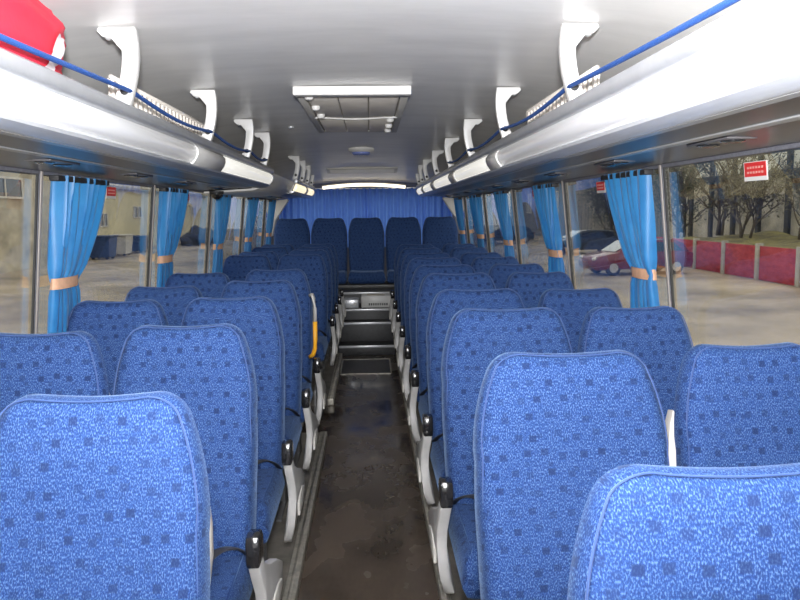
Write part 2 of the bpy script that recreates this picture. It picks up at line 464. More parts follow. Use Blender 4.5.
ORD = ['first', 'second', 'third', 'fourth', 'fifth', 'sixth', 'seventh', 'eighth', 'ninth', 'tenth']
GP = {'ra': 'aisle seats on the right of the aisle', 'rw': 'window seats on the right', 'la': 'aisle seats on the left of the aisle', 'lw': 'window seats on the left'}
ra = [1.05, 1.86, 2.69, 3.42, 4.2, 4.93, 5.68, 6.42, 7.2, 8.0]
ra_r = [16, 15, 14, 16, 13, 15, 14, 16, 15, 14]
for i, y in enumerate(ra):
    near = {0: 'large pale blue patterned coach seat cut off by the lower right corner of the photo',
            1: 'bright blue patterned coach seat right of the aisle, whole back seen, second from the camera'}
    lb = near.get(i, 'blue patterned coach seat along the right edge of the aisle, %s row from the camera' % ORD[i])
    put_seat('aisle', -1, .540+(.016 if i == 0 else 0), y, -.018 if i else -.028, ra_r[i], lb, GP['ra'], rz=(-2 if i == 0 else 0), hand=.008 if i == 0 else -.01, sx=1.125)
rw = [1.9, 2.69, 3.40, 4.22, 4.86, 5.7, 6.42, 7.2, 8.0]
for i, y in enumerate(rw):
    put_seat('window', -1, 1.03 if i == 0 else 1.008, y, -.018, [14, 15, 17, 14, 13, 15, 17, 15, 14][i],
             'blue patterned coach seat against the right-hand windows, %s window seat from the camera' % ORD[i], GP['rw'], hand=.024 if i == 0 else 0, sx=.95 if i == 0 else 1)
la = [1.44, 2.30, 3.04, 3.80, 4.50, 6.15, 6.85, 7.5, 8.15]
for i, y in enumerate(la):
    near = {0: 'large bright blue patterned coach seat cut off by the lower left corner of the photo',
            5: 'blue patterned coach seat left of the aisle, just behind the middle door gap'}
    lb = near.get(i, 'blue patterned coach seat along the left edge of the aisle, %s row from the camera' % ORD[i])
    put_seat('aisle', 1, -.52+(.04 if i == 0 else 0), y, -.006, [13, 12, 12, 13, 12, 14, 13, 15, 14][i], lb, GP['la'], hand=.004 if i == 0 else 0)
lw = [2.24, 3.02, 3.70, 4.42, 6.15, 6.75, 7.5, 8.15]
for i, y in enumerate(lw):
    put_seat('window', 1, -.965+(.022 if i == 0 else 0), y, -.006, [14, 13, 17, 15, 14, 15, 13, 14][i],
             'blue patterned coach seat against the left-hand windows, %s window seat from the camera' % ORD[i], GP['lw'], hand=.006 if i == 0 else 0)
names = ['leftmost seat of the dark rear bench row, under the blue rear curtain', 'second seat from the left in the dark rear bench row',
         'middle seat of the dark rear bench row, at the end of the aisle', 'second seat from the right in the dark rear bench row',
         'rightmost seat of the dark rear bench row, under the blue rear curtain']
for i, x in enumerate((-.94, -.47, 0, .47, .94)):
    put_seat('rear', 1, x, 9.5, .25, 10, names[i], 'seats of the rear bench', sx=1.06)

# grey and yellow grab bar by the middle door
t = thing('grab_bar', 'upright grab bar, grey above and yellow below, beside the fifth left aisle seat', 'handle', (-.262, 3.99, 0))
bm = bmesh.new(); tube(bm, [(-.02, .03, 1.0), (-.008, .012, 1.005), (0, 0, .985), (.004, 0, .93), (.004, 0, .85)], .010, 8); link('upper_tube', bm, GREYP, t)
bm = bmesh.new(); tube(bm, [(.004, 0, .86), (.004, 0, .76), (0, 0, .71), (-.012, .01, .675), (-.03, .03, .66)], .012, 8); g = link('grip', bm, YEL, t); g['label'] = 'yellow plastic grip'

# ------------------------------------------------------------------ shell of the coach
Y0, Y1 = -2.2, 9.95
WT, WB, ZT, ZB = 1.15, 1.235, 1.625, .98       # wall leans in above the sill
def wx(z):                                       # inner wall x at height z
    return WB if z < ZB-.2 else WB-(WB-WT)*(z-(ZB-.2))/(ZT-(ZB-.2))
bm = bmesh.new()
box(bm, -1.3, 1.3, Y0, 8.45, -.12, 0)
o = struct(link('floor', bm, FLR, smooth=False))
# raised seat plinths with stairwell opening on the left
bm = bmesh.new(); box(bm, .321, 1.235, .4, 8.44, 0.001, .05); struct(link('trim_1', bm, PLNT, smooth=False))
bm = bmesh.new(); box(bm, -1.235, -.293, .4, 4.62, 0.001, .05); box(bm, -1.235, -.293, 5.45, 8.44, 0.001, .05); struct(link('trim_2', bm, PLNT, smooth=False))
def edge_trim(sx, a, b, nm):
    bm = bmesh.new()
    x0, x1 = (-.292, -.246) if sx < 0 else (.285, .320)
    if x0 > x1: x0, x1 = x1, x0
    box(bm, x0, x1, a, b, .003, .056, 0, .004)
    box(bm, (x0+x1)/2-.006, (x0+x1)/2+.006, a+.01, b-.01, .0565, .0585, 0)
    return struct(link(nm, bm, WORN))
edge_trim(-1, .4, 4.62, 'trim_3'); edge_trim(-1, 5.45, 7.25, 'trim_4'); edge_trim(1, .4, 7.25, 'trim_5')

def wall(side, s):
    bm = bmesh.new()
    # lower panel
    prism(bm, [(s*WB, -.12), (s*(WB+.07), -.12), (s*(WB+.07), .80), (s*(wx(.82)+.04), .82), (s*wx(.82), .82), (s*WB, .76)], 'y', Y0, Y1)
    # header above the windows
    prism(bm, [(s*wx(1.60), 1.60), (s*(wx(1.6)+.05), 1.60), (s*(WT+.06), 2.02), (s*(WT-.02), 2.02)], 'y', Y0, Y1)
    for y in PILY:
        prism(bm, [(s*(wx(.8)+.001), .81), (s*(wx(.8)+.016), .81), (s*(wx(1.61)+.016), 1.61), (s*(wx(1.61)+.001), 1.61)], 'y', y-.009, y+.009)
    return struct(link('wall_'+side, bm, WALLP, smooth=False))
PILY = [-1.5, 0.0, 1.35, 2.80, 4.24, 5.76, 7.25, 8.75]
wall('left', -1); wall('right', 1)
# rear wall with rear window opening
bm = bmesh.new()
box(bm, -1.3, 1.3, Y1, Y1+.08, -.12, 1.0); box(bm, -1.3, 1.3, Y1, Y1+.08, 1.74, 2.05)
box(bm, -1.3, -1.0, Y1, Y1+.08, 1.0, 1.74); box(bm, 1.0, 1.3, Y1, Y1+.08, 1.0, 1.74)
struct(link('wall_back', bm, WALLP, smooth=False))
bm = bmesh.new(); box(bm, -1.0, 1.0, Y1+.03, Y1+.036, 1.0, 1.74); struct(link('window_rear', bm, GLS, smooth=False))
bm = bmesh.new()
box(bm, -1.3, 1.3, Y0-.08, Y0, -.12, .75); box(bm, -1.3, 1.3, Y0-.08, Y0, 1.85, 2.05)
struct(link('wall_front', bm, WALLP, smooth=False))
bm = bmesh.new(); box(bm, -1.2, 1.2, Y0-.05, Y0-.044, .75, 1.85); struct(link('window_front', bm, GLS, smooth=False))
# side window panes, one per bay, with rubber edge strips
k = 1
for s in (-1, 1):
    for a, b in zip(PILY, PILY[1:]+[Y1]):
        za, zb = .81, 1.61
        t = bpy.data.objects.new('window_%d' % k, None); C.objects.link(t); struct(t); t.location = (0, 0, 0)
        bm = bmesh.new()
        prism(bm, [(s*(wx(za)+.012), za), (s*(wx(za)+.016), za), (s*(wx(zb)+.016), zb), (s*(wx(zb)+.012), zb)], 'y', a+.010, b-.010)
        link('pane', bm, GLS, t, smooth=False)
        bm = bmesh.new()
        for y in (a+.0095, b-.0165):
            prism(bm, [(s*(wx(za)+.004), za), (s*(wx(za)+.011), za), (s*(wx(zb)+.011), zb), (s*(wx(zb)+.004), zb)], 'y', y, y+.007)
        link('window_frame', bm, RUB, t, smooth=False)
        k += 1
# vinyl pillar covers: light strips seen between the panes
n = 6
for s in (-1, 1):
    for y in PILY[2:]:
        bm = bmesh.new()
        prism(bm, [(s*(wx(.8)-.006), .82), (s*wx(.8), .82), (s*wx(1.61), 1.61), (s*(wx(1.61)-.006), 1.61)], 'y', y-.008, y+.008, bev=.002)
        struct(link('trim_%d' % n, bm, PILL)); n += 1

# ceiling: slightly vaulted, lower at the very back
bm = bmesh.new()
prof = []
for i in range(25):
    x = -1.17+2.34*i/24; a = abs(x)
    z = 2.012 - .020*(a/.6)**2 if a < .6 else 1.992-.11*((a-.6)/.57)**2
    prof.append((x, z))
ysec = [(Y0, 0), (-.5, 0), (2, 0), (4, 0), (6, 0), (8.3, 0), (8.9, -.05), (9.3, -.13), (Y1, -.17)]
rows = [[bm.verts.new((x, y, z+dz)) for x, z in prof] for y, dz in ysec]
rows2 = [[bm.verts.new((x, y, z+dz+.06)) for x, z in prof] for y, dz in ysec]
for Rw, flip in ((rows, 0), (rows2, 1)):
    for A, D in zip(Rw, Rw[1:]):
        for i in range(24):
            q = (A[i], D[i], D[i+1], A[i+1]); bm.faces.new(q if not flip else q[::-1])
struct(link('ceiling', bm, CEIL))
def zc(x): a = abs(x); return 2.012-.020*(a/.6)**2 if a < .6 else 1.992-.11*((a-.6)/.57)**2
# ------------------------------------------------------------------ ceiling return air grille
t = thing('ceiling_air_grille', 'large cream air grille with curved panels in the middle of the ceiling', 'vent', (-.02, 4.27, 1.995))
hw, h0, h1 = .245, -.83, .83
bm = bmesh.new()
box(bm, -hw-.02, hw+.02, h0-.05, h0+.02, -.028, .012, 0, .006)
f = link('front_frame', bm, WHITE, t); f['label'] = 'bright white front edge strip'
bm = bmesh.new()
box(bm, -hw-.015, -hw+.022, h0+.02, h1, -.018, .012, 0, .004); box(bm, hw-.022, hw+.015, h0+.02, h1, -.018, .012, 0, .004)
box(bm, -hw-.015, hw+.015, h1, h1+.03, -.010, .014, 0, .004)
link('side_frame', bm, OFFW, t)
bm = bmesh.new(); box(bm, -hw, hw, h0, h1, -.001, .010); link('backing', bm, GRILL, t, smooth=False)
def vpanel(x0, x1, y0, y1, bow):
    bm = bmesh.new(); nn = 10; A, D = [], []
    for i in range(nn+1):
        x = x0+(x1-x0)*i/nn; q = bow*(1-((x)/hw)**2)
        A.append((x, y0+q)); D.append((x, y1+q*.6))
    pts = A+D[::-1]
    prism(bm, pts, 'z', -.014, -.003, bev=.002); return bm
for i, (x0, x1) in enumerate(((-hw+.03, -.075), (-.069, .069), (.075, hw-.03))):
    link('grille_panel', vpanel(x0, x1, h0+.03, .03, .05), VENTP, t)
    link('grille_panel', vpanel(x0, x1, .085, h1-.06, .05), VENTP, t)
bm = bmesh.new(); pts = [(x/20*hw*.95, .055+.035*math.cos(x/20*PI), -.016) for x in range(-20, 21)]
tube(bm, pts, .006, 6); link('cross_bar', bm, WHITE, t)
for (x, y) in ((-hw+.045, -.78), (-hw+.05, -.42), (-hw+.055, -.10), (hw-.05, .10), (hw-.05, .40), (hw-.05, .66)):
    bm = bmesh.new(); lathe(bm, [(.022, 0), (.022, -.012), (.016, -.022), (.004, -.025)], x, y, -.012, 16); link('knob', bm, WHITE, t)

t = thing('ceiling_lamp', 'small round ceiling lamp with blue-tinted ring behind the air grille', 'lamp', (-.02, 6.75, 2.012))
bm = bmesh.new(); lathe(bm, [(.115, 0), (.118, -.012), (.105, -.030), (.088, -.036), (.0, -.036)], seg=32); link('housing', bm, WHITE, t)
bm = bmesh.new(); lathe(bm, [(.080, -.034), (.080, -.050), (.066, -.060), (0, -.063)], seg=32); r_ = link('lens', bm, mat('blue_tinted_lens', (.22, .28, .62), .2), t)
r_['label'] = 'blue-tinted lens'
t = thing('roof_vent', 'long narrow white vent strip on the ceiling ahead of the rear curtain', 'vent', (-.035, 8.95, 1.948), (R(-9), 0, 0))
bm = bmesh.new(); box(bm, -.42, .42, -.13, .13, -.022, .0, 0, .008); link('frame', bm, OFFW, t)
for yy in (-.07, 0, .07):
    bm = bmesh.new(); box(bm, -.38, .38, yy-.015, yy+.015, -.030, -.021, 0, .003); link('slat', bm, WHITE, t)
tag(link('dome_light', (lambda b: (lathe(b, [(.02, 0), (.02, -.006), (.008, -.012)], -.45, 4.9, 1.998, 14), b)[1])(bmesh.new()), ALU),
    'tiny chrome dome on the ceiling left of the grille', 'light')

# ------------------------------------------------------------------ luggage racks
RX = .635
def rack(s, a, b, lamps, ribs, name, label):
    t = thing(name, label, 'luggage rack', (0, a, 0))
    L = b-a
    def pr(nm, pts, m, y0=0, y1=None, bev=.003, lab=None, ang=38, parent=None):
        bm = bmesh.new(); prism(bm, [(s*p[0], p[1]) for p in pts], 'y', y0, L if y1 is None else y1, bev=bev)
        o = link(nm, bm, m, parent or t, ang=ang)
        if lab: o['label'] = lab
        return o
    # rail (rounded extrusion), lamp channel, chin, underside, tray
    pr('front_rail', [(RX+.008, 1.722), (RX-.002, 1.730), (RX-.006, 1.745), (RX-.002, 1.760), (RX+.010, 1.768), (RX+.028, 1.768), (RX+.036, 1.755), (RX+.036, 1.722)], RAIL, lab='satin aluminium top rail')
    pr('lamp_channel', [(RX+.022, 1.720), (RX+.060, 1.720), (RX+.085, 1.652), (RX+.052, 1.652)], OFFW)
    pr('lower_moulding', [(RX+.034, 1.655), (RX+.026, 1.648), (RX+.030, 1.640), (RX+.060, 1.628), (RX+.085, 1.628), (RX+.085, 1.652)], ALU, lab='bright metal lower moulding')
    zo = 1.612
    pr('underside_panel', [(RX+.086, 1.632), (RX+.30, 1.626), (1.142, zo), (1.142, zo+.012), (RX+.30, 1.638), (RX+.086, 1.646)], RACKD, bev=0)
    pr('underside_trim', [(RX+.255, 1.6235), (RX+.283, 1.6225), (RX+.283, 1.629), (RX+.255, 1.629)], RACKG, bev=.001)
    pr('underside_trim', [(RX+.088, 1.627), (RX+.112, 1.626), (RX+.112, 1.633), (RX+.088, 1.633)], RACKG, bev=.001)
    pr('tray', [(RX+.036, 1.722), (1.135, 1.70), (1.135, 1.712), (RX+.036, 1.735)], OFFW, bev=0)
    for (y0, y1, m) in lamps:
        y0, y1 = max(y0, a+.01), min(y1, b-.05)
        pts = [(RX+.014, 1.7215), (RX+.004, 1.708), (RX+.003, 1.692), (RX+.010, 1.672), (RX+.026, 1.655), (RX+.050, 1.6525), (RX+.028, 1.7215)]
        d = pr('lamp_cover', pts, m, y0-a, y1-a, bev=.004, lab='glowing white lamp cover')
    # end cap rings
    for y, wd_ in [(L-.035, .035)] + [(l[1]-a+.003, m_[0]-l[1]-.006) for l, m_ in zip(lamps, lamps[1:])]:
        pr('joint_band', [(RX+.012, 1.7225), (RX-.001, 1.708), (RX-.002, 1.690), (RX+.006, 1.670), (RX+.022, 1.648), (RX+.056, 1.634), (RX+.056, 1.7225)], WHITE, y, y+wd_)
    # round air nozzles in pairs with reading lights
    y = 1.96 if s > 0 else (2.50 if a < 3 else 7.7)
    while y < b-.2:
        bm = bmesh.new()
        box(bm, s*.98-.04, s*.98+.04, y-a-.12, y-a+.12, 1.6185, 1.628, 0, .003)
        p = link('service_panel', bm, RACKD, t)
        for dy in (-.07, .07):
            bm = bmesh.new(); lathe(bm, [(.030, 0), (.031, -.004), (.022, -.007), (.006, -.006)], s*.98, y-a+dy, 1.6195, 16); link('air_nozzle', bm, BLKP, p)
        y += .86
    if ribs:
        r0, r1 = ribs
        bm = bmesh.new(); x = .735
        box(bm, s*(x+.006)-.003, s*(x+.006)+.003, r0-a, r1-a, 1.715, 1.865)
        yy = r0+.02
        while yy < r1:
            box(bm, s*x-.006, s*x+.006, yy-a-.010, yy-a+.010, 1.72, 1.862, 0, .004); yy += .055
        link('ribbed_guard', bm, CREAM, t)
        bm = bmesh.new(); tube(bm, [(s*x, r0-a, 1.868), (s*x, r1-a-.03, 1.868), (s*x, r1-a, 1.84)], .008, 8); link('guard_rail', bm, CREAM, t)
    return t
rack(1, -1.2, 9.35, [(-.2, 3.45, DIFF), (3.75, 5.20, DIFF2), (5.55, 6.85, DIFF2), (7.2, 8.2, DIFF2), (8.5, 9.3, DIFF2)], (2.25, 3.25), 'luggage_rack', 'long overhead luggage rack with glowing lamp strip above the right windows')
rack(-1, -1.2, 5.40, [(-.2, 3.05, DIFF), (3.62, 5.34, DIFF2)], (2.36, 3.75), 'luggage_rack', 'front overhead luggage rack with lamp strip above the left windows')
rack(-1, 7.15, 9.35, [(7.22, 8.2, DIFF3), (8.42, 9.3, DIFF3)], None, 'luggage_rack', 'short rear luggage rack with two warm lamps, left of the rear curtain')
# cover over the middle door
t = thing('door_header_cover', 'plain beige-grey fascia filling the gap between the two left racks', 'panel', (0, 5.42, 0))
bm = bmesh.new(); prism(bm, [(-.66, 1.735), (-.675, 1.745), (-.69, 1.735), (-.80, 1.625), (-1.14, 1.605), (-1.14, 1.592), (-.79, 1.610), (-.75, 1.622), (-.70, 1.66)], 'y', 0, 1.72, bev=.003); link('fascia', bm, WHITE, t)
bm = bmesh.new(); prism(bm, [(-.60, 1.72), (-.64, 1.64), (-.74, 1.60), (-1.14, 1.588), (-1.14, 1.60), (-.76, 1.612), (-.66, 1.655), (-.635, 1.72)], 'y', -.5, .0, bev=.003)
lo = bm
lo.free()

def bracket(s, y, label, grp):
    t = thing('rack_bracket', label, 'bracket', (s*RX, y, 1.76), group=grp)
    zt = zc(RX)-1.76-.006
    # profile bulging towards the aisle, flange towards the wall
    ins, out = [], []
    for k in range(11):
        q = k/10; z = .012*(1-q)-.0+q*(zt-.0); bow = -.038*math.sin(q*PI*.62+.15)-.0
        bow += .014; ins.append((bow+.002, .002+q*(zt-.002)))
        w = .050 if q < .85 else .050+.01*(q-.85)/.15
        out.append((bow+w-.004*math.sin(q*PI),   .002+q*(zt-.002)))
    prof = ins + [(out[-1][0]+.044, zt), (out[-1][0]+.050, zt-.012), (out[-1][0]+.034, zt-.028), (out[-1][0]+.008, zt-.034)] + [p for p in out[::-1] if p[1] < zt-.05]
    bm = bmesh.new(); prism(bm, [(s*p[0], p[1]) for p in prof], 'y', -.017, .017, bev=.004); link('hanger', bm, WHITE, t)
    bm = bmesh.new(); lathe(bm, [(.012, 0), (.012, -.004), (.007, -.005)], s*.020, -.016, .045, 16, axis='y')
    g = link('grommet', bm, BLK, t); g['label'] = 'dark grommet for the cord'
    bm = bmesh.new(); lathe(bm, [(.010, 0), (.010, -.008), (.004, -.011)], s*.062, 0, zt-.024, 10); link('screw', bm, ALU, t)
    return t
RB = [2.22, 3.34, 4.47, 5.6, 6.75, 7.9, 8.6, 9.15]
LB = [2.25, 3.36, 4.40, 5.12, 7.25, 7.9, 8.55, 9.15]
nmr = ['nearest', 'second', 'third', 'fourth', 'fifth', 'sixth', 'seventh', 'eighth']
for i, y in enumerate(RB): bracket(1, y, 'white curved hanger bracket of the right rack, %s from the camera' % nmr[i], 'right rack brackets')
for i, y in enumerate(LB):
    lb = 'white curved hanger bracket of the left front rack, %s from the camera' % nmr[i] if i < 4 else 'white hanger bracket of the short left rear rack, %s from the camera' % nmr[i-4]
    bracket(-1, y, lb, 'left rack brackets')
def cord(s, ys, label):
    bm = bmesh.new(); pts = []
    for j, (a, b) in enumerate(zip(ys, ys[1:])):
        for k in range(12):
            q = k/12; sag = .022*math.sin(q*PI)
            pts.append((s*(RX+.004), a+(b-a)*q, 1.806-sag*(1.3 if a < 0 else 1)))
    pts.append((s*(RX+.004), ys[-1], 1.806))
    tube(bm, pts, .0068, 8); return tag(link('elastic_cord', bm, BLUEC), label, 'cord', 'blue luggage cords')
cord(1, [-.6, 2.22, 3.34, 4.47, 5.6], 'blue elastic cord strung through the right rack brackets')
cord(-1, [-.6, 2.25, 3.36, 4.40, 5.12], 'blue elastic cord strung through the left rack brackets')

# red bag in left rack
t = thing('red_bag', 'red cloth bag with white stripe on the left luggage rack', 'bag', (-.845, 1.58, 1.735))
bm = bmesh.new(); bmesh.ops.create_icosphere(bm, subdivisions=5, radius=1)
from mathutils import noise as mn
for v in bm.verts:
    p = v.co.copy()
    e = Vector([math.copysign(abs(c)**.62, c) for c in p])
    w = 1 + .10*mn.noise(p*1.7) + .05*mn.noise(p*4+Vector((0, 0, p.z*5)))
    v.co = Vector((e.x*.17*w, e.y*.47*w, .122+e.z*.118*w))
link('body', bm, REDB, t)
bm = bmesh.new(); bmesh.ops.create_icosphere(bm, subdivisions=6, radius=1)
for v in bm.verts:
    p = v.co.copy()
    e = Vector([math.copysign(abs(c)**.62, c) for c in p])
    w = 1 + .10*mn.noise(p*1.7) + .05*mn.noise(p*4+Vector((0, 0, p.z*5)))
    v.co = Vector((e.x*.17*w, e.y*.47*w, .122+e.z*.118*w))*1.0
nn_ = Vector((0, 1, -.9)).normalized()
for q_, sg in ((.20, -1), (.275, 1)):
    bmesh.ops.bisect_plane(bm, geom=bm.verts[:]+bm.edges[:]+bm.faces[:], plane_co=(0, q_, .05), plane_no=nn_*sg, clear_outer=True)
bmesh.ops.bisect_plane(bm, geom=bm.verts[:]+bm.edges[:]+bm.faces[:], plane_co=(0, 0, .15), plane_no=(0, 0, 1), clear_outer=True)
bm.normal_update()
for v in bm.verts: v.co += v.normal*.005
link('stripe', bm, WHCL, t)['label'] = 'white diagonal stripe'

# black dome camera under left rack end
t = thing('dome_camera', 'black round dome fixture below the end of the left front rack', 'camera', (-1.04, 5.38, 1.606))
bm = bmesh.new(); lathe(bm, [(.05, 0), (.05, -.018), (.040, -.022)], seg=24); link('base', bm, BLK, t)
bm = bmesh.new(); lathe(bm, [(.038, -.018), (.038, -.030), (.030, -.048), (.014, -.058), (.002, -.060)], seg=24); link('dome', bm, BLKP, t)

# ------------------------------------------------------------------ curtains
def curtain(s, y0, width, label, grp, zt=1.598, ztie=1.19, zb=.86):
    """pillar at y0; curtain hangs to the far side of it"""
    t = thing('window_curtain', label, 'curtain', (s*(wx(1.2)-.040), y0+.03, .86), group=grp)
    bm = bmesh.new(); nu, nv = 72, 34; rows = []
    ph = rnd.random()*6
    for j in range(nv+1):
        z = zt-(zt-zb)*j/nv
        if z > ztie:
            q = (zt-z)/(zt-ztie); wd = width*(1-.60*q**1.5); sh = width*.02*q
            amp = .025+.003*q
        else:
            q = (ztie-z)/(ztie-zb); wd = width*(.40+.16*q**.8); sh = width*(.02-.03*q); amp = .022
        row = []
        for i in range(nu+1):
            u = i/nu; y = sh+wd*u
            x = amp*math.sin(u*2*PI*7+ph+.5*math.sin(z*7)) + .006*math.sin(u*31+ph*2+z*4)
            if abs(z-ztie) < .05: x *= .55+.45*abs(z-ztie)/.05
            y += .010*math.sin(u*2*PI*7*2+ph)*(.6 if z > ztie else 1)
            row.append(bm.verts.new((s*(wx(z)-wx(1.2)) + s*(-.002) - s*abs(x)*0 + s*x*.9, y, z-.86)))
        rows.append(row)
    for A, D in zip(rows, rows[1:]):
        for i in range(nu): bm.faces.new((A[i], A[i+1], D[i+1], D[i]))
    link('cloth', bm, CUR, t, ang=80)
    bm = bmesh.new(); pts = []; w2 = width*.40
    for k in range(24):
        a = 2*PI*k/24; pts.append((s*.0+.032*math.sin(a), width*.03+w2/2+(w2/2+.010)*math.cos(a), 0))
    nb = len(pts); lo_ = [bm.verts.new((p[0]+s*(wx(1.17)-wx(1.2)), p[1], ztie-.86-.021)) for p in pts]; hi = [bm.verts.new((p[0]+s*(wx(1.21)-wx(1.2)), p[1]+.003, ztie-.86+.021)) for p in pts]
    for k in range(nb): bm.faces.new((lo_[k], lo_[(k+1) % nb], hi[(k+1) % nb], hi[k]))
    bmesh.ops.recalc_face_normals(bm, faces=bm.faces[:]); bmesh.ops.solidify(bm, geom=bm.faces[:], thickness=.003)
    link('tieback', bm, TIE, t)['label'] = 'peach fabric tieback'
    bm = bmesh.new(); box(bm, s*(wx(1.6)-wx(1.2))-.018, s*(wx(1.6)-wx(1.2))+.018, -.02, width+.02, zt-.86-.022, zt-.86-.001, 0, .003)
    link('header_tape', bm, BLK, t)['label'] = 'black hook tape along the top'
    return t
for i, y in enumerate(PILY[3:]):
    for s, nm in ((1, 'right'), (-1, 'left')):
        curtain(s, y, .50 if i < 4 else .42, 'blue satin curtain tied back with peach band, %s on the %s from the camera' % (nmr[i], nm), 'side window curtains on the '+nm)

# rear curtain: two halves
def rear_curtain(x0, x1, label):
    t = thing('rear_curtain', label, 'curtain', ((x0+x1)/2, 9.80, 1.0), group='rear window curtains')
    bm = bmesh.new(); nu = 220; rows = []; cx = (x0+x1)/2
    for j in range(9):
        z = -.02+.77*j/8; row = []
        for i in range(nu+1):
            u = i/nu; x = x0+(x1-x0)*u-cx
            y = .026*math.sin(u*2*PI*13+.9*math.sin(u*9)) + .008*math.sin(u*70)*(1-j/8)
            row.append(bm.verts.new((x+.004*math.sin(z*6+u*20), y, z)))
        rows.append(row)
    for A, D in zip(rows, rows[1:]):
        for i in range(nu): bm.faces.new((A[i], A[i+1], D[i+1], D[i]))
    link('cloth', bm, CURR, t, ang=80)
    bm = bmesh.new(); box(bm, x0-cx, x1-cx, -.012, .012, .742, .758, 0, .003); link('curtain_rod', bm, ALU, t)
rear_curtain(-1.14, .012, 'left half of the pleated blue curtain across the rear window')
rear_curtain(-.005, 1.14, 'right half of the pleated blue curtain across the rear window')
# curved warm lamp strip above the rear curtain
t = thing('rear_lamp_strip', 'long gently arched warm lamp strip above the blue rear curtain', 'lamp', (-.02, 9.62, 1.755))
bm = bmesh.new(); pts = [(-.53+1.06*k/24, 0, .035*(1-((k-12)/12)**2)) for k in range(25)]
tube(bm, pts, .015, 8, flat=1.3); link('tube', bm, STRIP, t)
bm = bmesh.new(); tube(bm, [(p[0]*1.02, .03, p[2]+.006) for p in pts], .024, 8, flat=1.2); link('channel', bm, GREYP, t)
# grey corner wedges by the rear window
for s, nm in ((-1, 41), (1, 42)):
    bm = bmesh.new(); prism(bm, [(s*1.20, 1.60), (s*1.00, 1.62), (s*.985, 1.60), (s*1.15, 1.36), (s*1.20, 1.15), (s*1.22, 1.15)], 'y', 9.55, 9.66, bev=.01)
    struct(link('trim_%d' % nm, bm, OFFW))

# ------------------------------------------------------------------ steps up to the rear bench
bm = bmesh.new()
box(bm, -.29, .28, 7.38, 7.66, 0.001, .10, 0, .004)
struct(link('trim_50', bm, STEPM))
bm = bmesh.new(); box(bm, -.28, .27, 7.66, 7.90, 0.001, .295, 0, .004); struct(link('trim_51', bm, STEPM))
bm = bmesh.new(); box(bm, -.275, .265, 7.90, 8.46, 0.001, .405, 0, .004); struct(link('trim_52', bm, STEPM))
bm = bmesh.new(); box(bm, -1.234, 1.234, 8.46, 9.7, 0.001, .525, 0, .004); struct(link('trim_53', bm, STEPM))
for i, (y, z, w) in enumerate(((7.38, .10, .285), (7.66, .295, .275), (7.90, .405, .27), (8.46, .525, .27))):
    bm = bmesh.new(); box(bm, -w, w-.01, y-.008, y+.02, z-.018, z+.004, 0, .003); struct(link('trim_%d' % (54+i), bm, ALU))
# bench base under rear cushions
bm = bmesh.new(); box(bm, -1.18, 1.18, 8.93, 9.35, .526, .570, 0, .01); tag(link('bench_base', bm, STEEL), 'dark base carrying the five rear bench seats', 'bench base')
# white box and grey unit on the top step
t = thing('white_box', 'flat white box with dark printing on the top aisle step', 'box', (.10, 8.08, .4055))
bm = bmesh.new(); box(bm, -.16, .16, -.06, .20, 0, .125, 0, .006); link('carton', bm, WHITE, t)
bm = bmesh.new()
for k in range(9):
    box(bm, -.08+k*.024, -.08+k*.024+.014, -.0612, -.0598, .025, .050)
link('print_marks', bm, BLK, t, smooth=False)['label'] = 'row of small dark printed marks'
bm = bmesh.new(); box(bm, -.10, .10, .0, .16, .1255, .1270, 0, 0); link('paper_sheet', bm, CREAM, t)
t = thing('control_unit', 'small grey metal unit with shiny knob left of the white box', 'device', (-.17, 8.12, .4055))
bm = bmesh.new(); box(bm, -.08, .08, -.10, .12, 0, .09, 0, .006); link('case', bm, ALU, t)
bm = bmesh.new(); lathe(bm, [(.016, 0), (.016, -.014), (.010, -.02), (.002, -.02)],   .04, -.10, .045, 16, axis='y'); link('knob', bm, WHITE, t)
# inspection hatch in the aisle floor
t = thing('floor_hatch', 'rectangular inspection hatch in the aisle floor before the steps', 'hatch', (-.01, 6.85, 0.001))
bm = bmesh.new()
for (a, b, c, d) in ((-.235, .235, -.33, -.318), (-.235, .235, .318, .33), (-.235, -.223, -.33, .33), (.223, .235, -.33, .33)): box(bm, a, b, c, d, 0, .006)
link('frame', bm, WORN, t, smooth=False)
bm = bmesh.new(); box(bm, -.222, .222, -.317, .317, 0, .003); link('lid', bm, STEPM, t, smooth=False)
# low panel beside the door stairwell
bm = bmesh.new(); box(bm, -.335, -.318, 4.72, 5.40, .004, .30, 0, .004); tag(link('stairwell_panel', bm, STEEL), 'low dark metal panel beside the middle door steps, left of the aisle', 'panel')

# ------------------------------------------------------------------ stickers on the glass
for s, nm in ((1, 'right'), (-1, 'left')):
    for i in range(4):
        y = 2.13+1.45*i
        if s < 0 and i == 0: continue
        z0, z1 = 1.525, 1.58
        t = thing('exit_sticker', 'small red sticker on the %s %s window' % (nmr[i if s > 0 else i-1], nm), 'sticker', (0, y, 0), group='red window stickers')
        def q(a, b, c, d, m, nme, dx):
            bm = bmesh.new(); prism(bm, [(s*(wx(c)+.0105-dx), c), (s*(wx(c)+.0116-dx), c), (s*(wx(d)+.0116-dx), d), (s*(wx(d)+.0105-dx), d)], 'y', a, b); return link(nme, bm, m, t, smooth=False)
        q(-.065, .065, z0, z1, WHITE, 'border', 0)
        q(-.060, .060, z0+.012, z1-.002, REDS, 'red_field', .0012)
        for r in range(2):
            for k in range(6):
                q(-.045+k*.016, -.045+k*.016+.009, z0+.021+r*.014, z0+.027+r*.014, PINK, 'letter', .0022)

